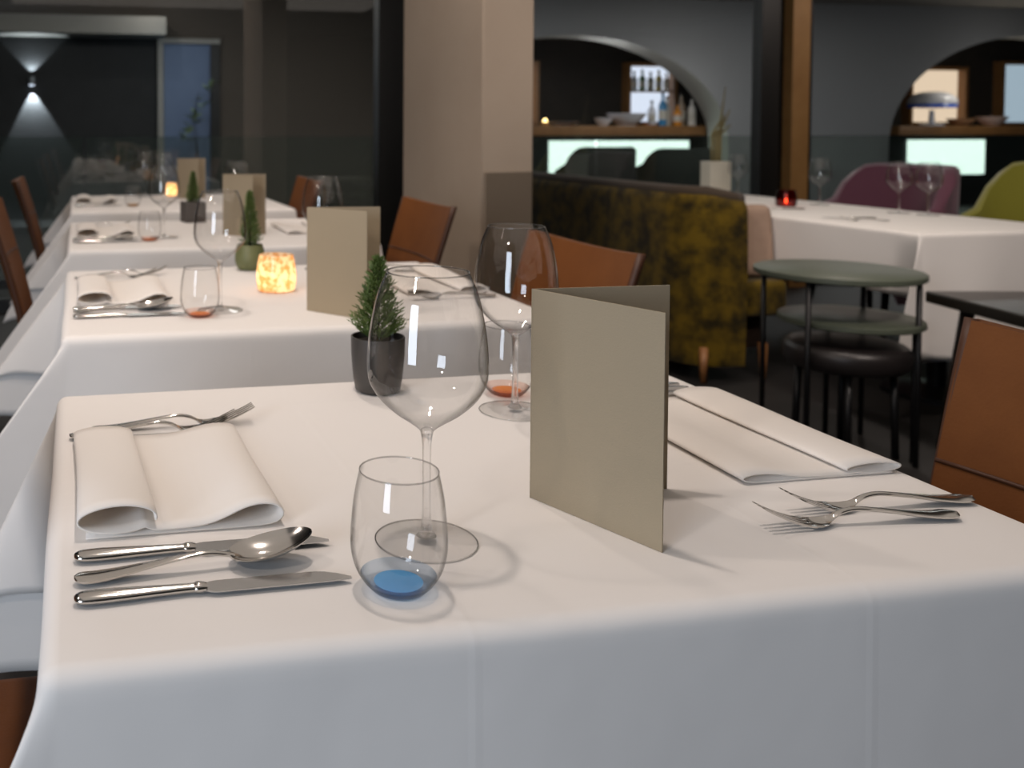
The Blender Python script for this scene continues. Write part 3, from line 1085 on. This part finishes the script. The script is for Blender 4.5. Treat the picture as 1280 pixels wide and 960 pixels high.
def glow_glass(name, c1, c2, tl=0.75):
    if name in MATS:
        return MATS[name]
    m = bpy.data.materials.new(name)
    m.use_nodes = True
    nt = m.node_tree
    nt.nodes.remove(nt.nodes['Principled BSDF'])
    tc = nt.nodes.new('ShaderNodeTexCoord')
    vo = nt.nodes.new('ShaderNodeTexNoise'); vo.inputs['Scale'].default_value = 75; vo.inputs['Detail'].default_value = 3
    nt.links.new(tc.outputs['Object'], vo.inputs['Vector'])
    rp = nt.nodes.new('ShaderNodeValToRGB')
    rp.color_ramp.elements[0].position = 0.40; rp.color_ramp.elements[0].color = lin(c2)
    rp.color_ramp.elements[1].position = 0.56; rp.color_ramp.elements[1].color = lin(c1)
    nt.links.new(vo.outputs['Fac'], rp.inputs['Fac'])
    a = nt.nodes.new('ShaderNodeBsdfTranslucent'); nt.links.new(rp.outputs['Color'], a.inputs['Color'])
    d = nt.nodes.new('ShaderNodeBsdfDiffuse'); nt.links.new(rp.outputs['Color'], d.inputs['Color'])
    x = nt.nodes.new('ShaderNodeMixShader'); x.inputs[0].default_value = 1 - tl
    nt.links.new(a.outputs[0], x.inputs[1]); nt.links.new(d.outputs[0], x.inputs[2])
    g = nt.nodes.new('ShaderNodeBsdfGlossy'); g.inputs['Roughness'].default_value = 0.12; g.inputs['Color'].default_value = (1, 0.9, 0.75, 1)
    y = nt.nodes.new('ShaderNodeMixShader')
    y.inputs[0].default_value = 0.06
    nt.links.new(x.outputs[0], y.inputs[1]); nt.links.new(g.outputs[0], y.inputs[2])
    nt.links.new(y.outputs[0], nt.nodes['Material Output'].inputs['Surface'])
    MATS[name] = m
    return m


def candle(label, x, y, z, mat, energy, lcol, r=0.0385, h=0.068):
    t = thing('candle_jar', label, 'candle', (x, y, z))
    k = r / 0.0385
    prof = smooth_prof([(0.0, 0.0), (.030 * k, 0.0), (.0355 * k, .006), (.0385 * k, h * .35), (.0375 * k, h * .6), (.0325 * k, h)], 4)
    mk('jar', lathe(prof, 48), mat, t, angle=60)
    mk('wax', lathe([(0, .002), (.022 * k, .002), (.022 * k, .016), (0, .016)], 24), principled('candle_wax', (240, 225, 200), 0.5), t, angle=40)
    mk('flame', lathe([(0, .018), (.0035, .022), (.0042, .028), (.002, .036), (0, .042)], 12), emission('candle_flame', (255, 200, 120), 30), t)
    point((x, y, z + 0.034), energy, lcol, 0.006)
    return t


M_GOLDJAR = glow_glass('gold_crackle_glass', (255, 232, 200), (222, 160, 96))
M_REDJAR = thin_glass('red_glass', (0.42, 0.03, 0.02), (0.06, 0.01, 0.01), 1.5, 1.0, 0.2)

# ------------------------------------------------------------------ front table setting
knife('table knife closest to the front hem, below the spoon', -0.004, 0.7465, R(0.3))
spoon('table spoon lying between two knives on the front table', -0.004, 0.780, R(3.2))
knife('table knife between the spoon and the rolled napkin on front table', -0.004, 0.8215, R(-0.6))
napkin('rolled white napkin beside the three pieces of cutlery on the front table', -0.002, 0.862, 0, 0.275, 1.0, 0.55, 1.0, -0.004)
fork('fork half under the rolled napkin on the front table', -0.010, 1.150, R(1.5))
fork('fork behind the rolled napkin, farther from it, on the front table', 0.016, 1.172, R(2))
wine('large clear wine glass between the blue tumbler and the dark plant pot', 0.306, 0.805)
tumbler('blue', 'clear stemless tumbler with a blue base on the front table', 0.252, 0.724)
wine('clear wine glass partly behind the front menu card', 0.561, 1.158)
tumbler('orange', 'clear tumbler with orange base behind the front menu card', 0.586, 1.235)
menu('large grey folded menu card standing on the front table', 0.445, 0.881, math.atan2(-0.139, 0.055), math.atan2(-0.004, 0.148))
plant('dark grey round pot with little conifer behind the large wine glass', 0.415, 1.285, 'round', 0.122, 0.042, 4)
napkin('flat folded white napkin beside the grey menu on the front table', 0.868, 1.165, PI, 0.295, 0.5, 0.42, 1.0, 0.0)
fork('fork closest to the flat folded napkin, tines towards the menu', 0.868, 0.788, R(177))
fork('fork in front of the other fork, at the flat napkin', 0.818, 0.758, R(176))
knife('table knife handle showing behind the front menu card', 0.842, 1.197, PI + R(1))
spoon('spoon peeping out from behind the front menu card', 0.842, 1.222, PI)
knife('table knife just behind the flat napkin, partly covered by the menu', 0.858, 1.175, PI)

# ------------------------------------------------------------------ second table
T2 = 'second table with the gold candle jar'
knife('front knife of the setting on the second table', -0.008, 1.885, 0)
spoon('spoon of the setting beside the second table\'s rolled napkin', -0.008, 1.93, R(5))
knife('knife right against the rolled napkin on the second table', -0.008, 1.965, 0)
napkin('rolled white napkin on the second table, beside orange tumbler', 0.000, 2.005, 0, 0.30, 1.0, 0.7)
fork('fork behind the rolled napkin on the second table', -0.006, 2.375, R(3))
fork('second fork, tips nearer the plant, behind the second table\'s napkin', 0.022, 2.41, R(2))
wine('clear wine glass beside the orange tumbler on the second table', 0.285, 1.917)
tumbler('orange', 'clear tumbler with orange base beside the second table\'s cutlery', 0.237, 1.862)
candle('glowing gold crackle glass candle jar on the second table', 0.445, 2.125, ZT, M_GOLDJAR, 0.30, (1.0, 0.80, 0.56), 0.0455, 0.083)
menu('grey folded menu card standing beside the gold candle jar', 0.459, 1.884, R(-53), R(-8))
plant('round olive green pot with little conifer behind the second table\'s wine glass', 0.445, 2.462, 'green', 0.150, 0.030, 9)
wine('clear wine glass showing its rim above the second menu card', 0.632, 2.43)
napkin('rolled white napkin seen through the large wine glass, second table', 0.905, 2.30, PI, 0.30, 0.9, 0.6)
knife('knife behind the far napkin of the second table', 0.90, 2.33, PI)
spoon('spoon behind the far napkin of the second table', 0.90, 2.375, PI)
fork('fork in front of the far napkin of the second table', 0.90, 1.955, PI)

# ------------------------------------------------------------------ third table
knife('front knife of the setting on the third table', -0.012, 3.125, 0)
spoon('spoon of the setting on the third table', -0.012, 3.17, R(4))
knife('knife against the rolled napkin on the third table', -0.012, 3.21, 0)
napkin('rolled white napkin on the third table', 0.0, 3.25, 0, 0.32, 1.1, 0.8)
fork('fork behind the rolled napkin on the third table', 0.0, 3.63, R(2))
wine('clear wine glass beside the orange tumbler on the third table', 0.290, 3.235)
tumbler('orange', 'clear tumbler with orange base on the third table', 0.235, 3.15)
menu('grey folded menu card on the third table, behind the green pot', 0.501, 3.294, R(-56), R(-10))
plant('square dark pot with bright green conifer on the third table', 0.452, 3.762, 'square', 0.13, 0.030, 12)
wine('clear wine glass showing its rim above the third menu card', 0.60, 3.60)
napkin('folded white napkin beyond the second menu card, third table', 0.91, 3.55, PI, 0.32, 0.6, 0.5)

# ------------------------------------------------------------------ fourth table
knife('front knife of the setting on the last table of the row', -0.006, 4.57, 0)
spoon('spoon of the setting on the last table of the row', -0.006, 4.63, R(4))
napkin('rolled white napkin on the last table of the row', 0.0, 4.71, 0, 0.34, 1.1, 0.9)
fork('fork behind the napkin on the last table of the row', 0.0, 5.10, R(2))
wine('clear wine glass on the last table of the row, by the glowing candle', 0.362, 5.18)
wine('clear wine glass in front of the last table\'s candle', 0.43, 4.80)
tumbler('yellow', 'clear tumbler with yellow base on the last table of the row', 0.262, 4.56)
candle('glowing candle jar on the last table of the row', 0.505, 5.18, ZT, M_GOLDJAR, 0.25, (1.0, 0.74, 0.45), 0.030, 0.075)
menu('grey folded menu card on the last table of the row', 0.524, 5.05, R(-48), R(-8))


# ------------------------------------------------------------------ chairs
def make_chair():
    t = bpy.data.objects.new('dining_chair', None)
    COL.objects.link(t)
    # seat pad, x forward
    rbox('seat', -0.215, 0.215, -0.215, 0.215, 0.405, 0.462, M_LEATHER, t, bevel=0.022, seg=4)
    # backrest: curved reclined panel
    rows = []
    nz, ny = 14, 12
    th = 0.026
    front, back = [], []
    for i in range(nz + 1):
        u = i / nz
        z = 0.43 + 0.45 * u
        xc = -0.200 - 0.138 * u ** 1.2
        hw = 0.195 + 0.030 * u
        for side, off in ((front, 0), (back, -th)):
            for j in range(ny + 1):
                s = -1 + 2 * j / ny
                zz = z - (0.012 * (1 - s * s) * u ** 4)
                side.append((xc + off * (1 - 0.35 * u) + 0.030 * s * s * (0.3 + 0.7 * u), hw * s, zz))
    V = front + back
    n = ny + 1
    N = len(front)
    F = []
    for i in range(nz):
        for j in range(ny):
            a = i * n + j
            F.append((a, a + 1, a + n + 1, a + n))
            F.append((N + a, N + a + n, N + a + n + 1, N + a + 1))
    for i in range(nz):
        for j in (0, ny):
            a = i * n + j
            F.append((a, a + n, N + a + n, N + a))
    for j in range(ny):
        F.append((j, j + 1, N + j + 1, N + j))
        a = nz * n + j
        F.append((a, a + 1, N + a + 1, N + a))
    bo = mk('backrest', (V, F), M_LEATHER, t, angle=60)
    # stitched seam across the lower back
    seam = []
    u = 0.62
    for j in range(ny + 1):
        s = -1 + 2 * j / ny
        seam.append((-0.200 - 0.138 * u ** 1.2 + 0.030 * s * s * (0.3 + 0.7 * u) + 0.0005, (0.195 + 0.030 * u) * s, 0.43 + 0.45 * u))
    mk('seam', tube(seam, 0.0028, 6), M_LEATHER_SIDE, bo)
    # dark piping on the rim of the back
    rim = []
    for i in range(nz + 1):
        u = i / nz
        rim.append((-0.200 - 0.138 * u ** 1.2 - th * 0.5 * (1 - 0.35 * u) + 0.030 * (0.3 + 0.7 * u), 0.195 + 0.030 * u, 0.43 + 0.45 * u))
    for sgn in (-1, 1):
        mk('piping', tube([(x, y * sgn, z) for x, y, z in rim], 0.009, 8), M_LEATHER_SIDE, bo)
    for sx in (-1, 1):
        for sy in (-1, 1):
            mk('leg', tube([(0.17 * sx, 0.17 * sy, 0.41), (0.205 * sx, 0.195 * sy, 0.0)], [0.017, 0.010], 10), M_OAK, t)
    return t


def chair(label, x, y, rz):
    return place('chair', make_chair, label, 'chair', (x, y, 0), rz, 'brown leather dining chairs')


CR, CL = 0.785, 0.075
chair('large brown leather chair beside the flat napkin at the front table', CR + 0.005, 0.785, PI)
chair('brown leather chair seat in the bottom corner, beside the front table\'s cutlery', CL, 0.96, 0)
chair('brown leather chair behind the front menu card, before the velvet bench', CR - 0.045, 1.875, PI)
chair('brown leather chair standing in front of the concrete pillar', CR + 0.03, 2.98, PI)
chair('brown leather chair at the picture edge beside the third table', CL - 0.02, 3.20, 0)
chair('brown leather chair with curved back beside the last table', CL - 0.02, 4.66, 0)
chair('brown leather chair peeping out behind the second table\'s far wine glass', CR + 0.0, 4.48, PI)

# ------------------------------------------------------------------ velvet bench
M_VELVET = principled('olive_velvet', (92, 74, 16), 0.8, spec=0.1, sheen=0.1, noise=(10, (36, 30, 11), 0.24), bump=(30, 0.4))
bench = thing('velvet_bench', 'olive gold velvet bench with a rounded high back', 'bench', (2.62, 3.72, 0))
path = [(0.0, 2.1), (0.0, 1.7), (0.0, 1.3), (0.0, 0.9), (0.0, 0.5), (0.0, 0.24)]
for k in range(1, 9):
    a = PI + (PI / 2) * k / 8
    path.append((0.22 + 0.22 * math.cos(a), 0.22 + 0.22 * math.sin(a)))
path += [(0.27, 0.0)]
rings = []
for i, (x, y) in enumerate(path):
    a = Vector(path[max(i - 1, 0)]); b = Vector(path[min(i + 1, len(path) - 1)])
    t2 = (b - a).normalized()
    nrm = Vector((-t2.y, t2.x))      # towards the sitter
    if nrm.x < 0 and i < 6:
        nrm = -nrm
    prof = [(0.0, 0.07), (-0.006, 0.3), (-0.008, 0.5), (-0.004, 0.70), (0.0, 0.79), (0.015, 0.825), (0.05, 0.84), (0.09, 0.835), (0.115, 0.80), (0.12, 0.6), (0.12, 0.3), (0.12, 0.07)]
    drop = 0.0
    if i >= len(path) - 4:
        drop = 0.03 * (i - len(path) + 5) / 4
    rings.append([(x + nrm.x * o, y + nrm.y * o, z - (drop if z > 0.6 else 0)) for o, z in prof])
mk('back', loft(rings), M_VELVET, bench, angle=50)
mk('top_edge_shade', tube([tuple((Vector(r[5]) + Vector(r[7])) / 2) for r in rings], 0.034, 10), principled('shaded_velvet', (52, 40, 26), 0.85, sheen=0.1), bench)  # velvet's angle-dependent shading along the top edge, painted as a dark tube
rbox('seat', 0.125, 0.50, 0.02, 2.1, 0.28, 0.44, M_VELVET, bench, bevel=0.03, seg=4)
mk('plinth', boxv(0.02, 0.46, 0.13, 2.08, 0.12, 0.28), M_DARKWOOD, bench, smooth=False)
for (x, y) in ((0.10, 0.05), (0.42, 0.08), (0.08, 1.2), (0.08, 2.0), (0.42, 2.0)):
    mk('leg', tube([(x, y, 0.15), (x - 0.02, y - 0.03, 0.0)], [0.022, 0.013], 10), M_OAK, bench)
cu = rbox('bench_cushion', -0.10, 0.10, -0.05, 0.05, 0.0, 0.33, principled('beige_cushion', (160, 136, 118), 0.85, noise=(20, (146, 122, 106), 0.5), bump=(300, 0.3)), None, bevel=0.05, seg=5,
          loc=(3.02, 3.86, 0.442), rot=(R(-8), 0, R(-8)))
tag(cu, 'beige cushion propped at the rounded end of the velvet bench', 'cushion')

# ------------------------------------------------------------------ table of the second row
dining_table(3.15, 3.95, 3.10, 5.65, 0.72, 'long dining table beyond the velvet bench', 'white cloth on the long table beyond the velvet bench', dx=0.26, dy=0.5, seed=12, flare=14)
ZR = 0.72


def wine_r(label, x, y):
    o = wine(label, x, y)
    o.location.z = ZR
    return o


wine_r('wine glass on the long table beside the dried grass vase', 3.83, 5.02)
wine_r('wine glass on the long table just past the oak post', 3.80, 4.35)
wine_r('wine glass on the long table before the purple armchair\'s corner', 3.80, 3.86)
wine_r('wine glass on the long table nearer the yellow armchair', 3.84, 3.74)
candle('dark red glass candle jar glowing on the long table', 3.56, 4.30, ZR, M_REDJAR, 0.10, (1.0, 0.2, 0.1), 0.05, 0.085)
vs = thing('grass_vase', 'white square vase with dried grass on the long table', 'vase', (3.80, 5.18, ZR))
rbox('vase', -0.07, 0.07, -0.05, 0.05, 0, 0.2, principled('white_vase', (196, 192, 178), 0.6), vs, bevel=0.006)
for k in range(7):
    a = random.uniform(-0.3, 0.3)
    mk('blade_of_grass', tube([(0.01 * k - 0.03, 0, 0.19), (0.012 * k - 0.03 + 0.05 * a, 0.01, 0.36), (0.02 * k - 0.01 + 0.14 * a, 0.015 * (k - 3), 0.42 + 0.03 * (k % 4) + (0.2 if k == 5 else 0))],
                              [0.006, 0.010, 0.003], 6), principled('dried_grass', (136, 126, 88), 0.8), vs)
for i, (x, y, lb) in enumerate(((3.45, 3.62, 'knife lying on the long white table beyond the bench'), (3.5, 4.1, 'knife lying near the red candle on the long white table'))):
    o = knife(lb, x, y, R(160))
    o.location.z = ZR + 0.0002
o = fork('fork lying on the long white table beyond the bench', 3.42, 3.52, R(165))
o.location.z = ZR + 0.0002


def armchair(label, x, y, rz, m, w=0.67, h=0.91, name='armchair', cat='armchair'):
    t = thing(name, label, cat, (x, y, 0), rz, 'upholstered armchairs')
    # x forward (sitter looks to +x); curved shell back
    path = []
    for k in range(17):
        a = PI * 0.5 + PI * k / 16
        path.append((0.30 * math.cos(a) - 0.02, w / 2 * math.sin(a)))
    path = [(0.22, w / 2)] + path + [(0.22, -w / 2)]
    rg = []
    for i, (px, py) in enumerate(path):
        u = abs(py) / (w / 2)
        back = max(0, -px) / 0.32
        top = 0.62 + (h - 0.62) * min(1, back * 1.6) ** 0.5 if back > 0 else 0.62
        k = 0.86
        ix, iy = px * 0.80 if px < 0 else px, py * k
        rg.append([(px, py, 0.22), (px * 1.03, py * 1.02, (top + .22) / 2), (px * 1.05, py * 1.03, top - 0.02), (px * 0.98, py * 0.98, top), (ix, iy, top - 0.015), (ix, iy, 0.3)])
    mk('shell', loft(rg), m, t, angle=50)
    rbox('seat', -0.24, 0.27, -w / 2 * 0.84, w / 2 * 0.84, 0.28, 0.45, m, t, bevel=0.03, seg=3)
    for sx in (-1, 1):
        for sy in (-1, 1):
            mk('leg', tube([(0.18 * sx, w * 0.34 * sy, 0.28), (0.22 * sx, w * 0.38 * sy, 0)], [0.02, 0.012], 8), M_DARKWOOD, t)
    return t


M_PURPLE = principled('plum_velvet', (96, 52, 70), 0.8, sheen=0.4)
M_YELLOW = principled('lime_velvet', (128, 124, 26), 0.8, sheen=0.4)
M_CHARCOAL = principled('charcoal_velvet', (40, 42, 38), 0.85)
armchair('plum purple armchair at the far side of the long table', 4.32, 4.52, PI, M_PURPLE, 0.72, 0.92)
armchair('lime yellow armchair at the far side of the long table', 4.36, 3.70, PI, M_YELLOW, 0.62, 0.96)
armchair('charcoal armchair before the bar, beside the concrete pillar', 6.13, 10.5, PI / 2, M_CHARCOAL, 0.86, 0.90)
armchair('charcoal armchair before the bar, under the bottle niche', 7.15, 10.5, PI / 2, M_CHARCOAL, 0.88, 0.88)

# ------------------------------------------------------------------ round side tables, stool, dark table
M_TOP = principled('black_green_lacquer', (84, 90, 78), 0.4)


def round_table(label, x, y, r, z, nlegs, a0, rl):
    t = thing('round_side_table', label, 'side table', (x, y, 0), 0, 'round black side tables')
    mk('tabletop', lathe([(0, z - 0.022), (r - 0.006, z - 0.022), (r, z - 0.018), (r, z - 0.003), (r - 0.004, z), (0, z)], 64), M_TOP, t, angle=40)
    for k in range(nlegs):
        a = a0 + 2 * PI * k / nlegs
        mk('leg', tube([(rl * math.cos(a), rl * math.sin(a), z - 0.02), (rl * math.cos(a), rl * math.sin(a), 0)], 0.009, 8), M_BLACK, t)
    return t


round_table('tall round black side table beside the velvet bench', 2.598, 2.885, 0.262, 0.63, 4, 0.5, 0.245)
round_table('lower round black side table nested under the tall one', 2.625, 2.858, 0.222, 0.47, 3, 1.2, 0.19)
stl = thing('padded_stool', 'low black padded stool under the nested side tables', 'stool', (2.60, 2.845, 0))
mk('cushion', lathe(smooth_prof([(0, .30), (.15, .30), (.185, .312), (.195, .345), (.185, .378), (.14, .392), (0, .396)], 3), 48), principled('black_leather', (34, 30, 30), 0.4), stl)
for k in range(4):
    a = 0.9 + PI / 2 * k
    mk('leg', tube([(0.14 * math.cos(a), 0.14 * math.sin(a), 0.30), (0.15 * math.cos(a), 0.15 * math.sin(a), 0)], 0.012, 8), M_BLACK, stl)
dt = thing('dark_side_table', 'dark wooden table with slanted legs behind the large brown chair', 'table', (2.92, 2.85, 0), R(-12))
rbox('tabletop', 0, 0.85, -0.78, 0, 0.51, 0.55, principled('dark_lacquer_wood', (40, 36, 32), 0.3), dt, bevel=0.008)
for (x, y, ox, oy) in ((0.09, -0.09, -0.05, 0.05), (0.09, -0.69, -0.05, -0.05), (0.76, -0.09, 0.05, 0.05), (0.76, -0.69, 0.05, -0.05)):
    mk('leg', tube([(x, y, 0.52), (x + ox, y + oy, 0)], [0.022, 0.014], 8), M_DARKWOOD, dt)
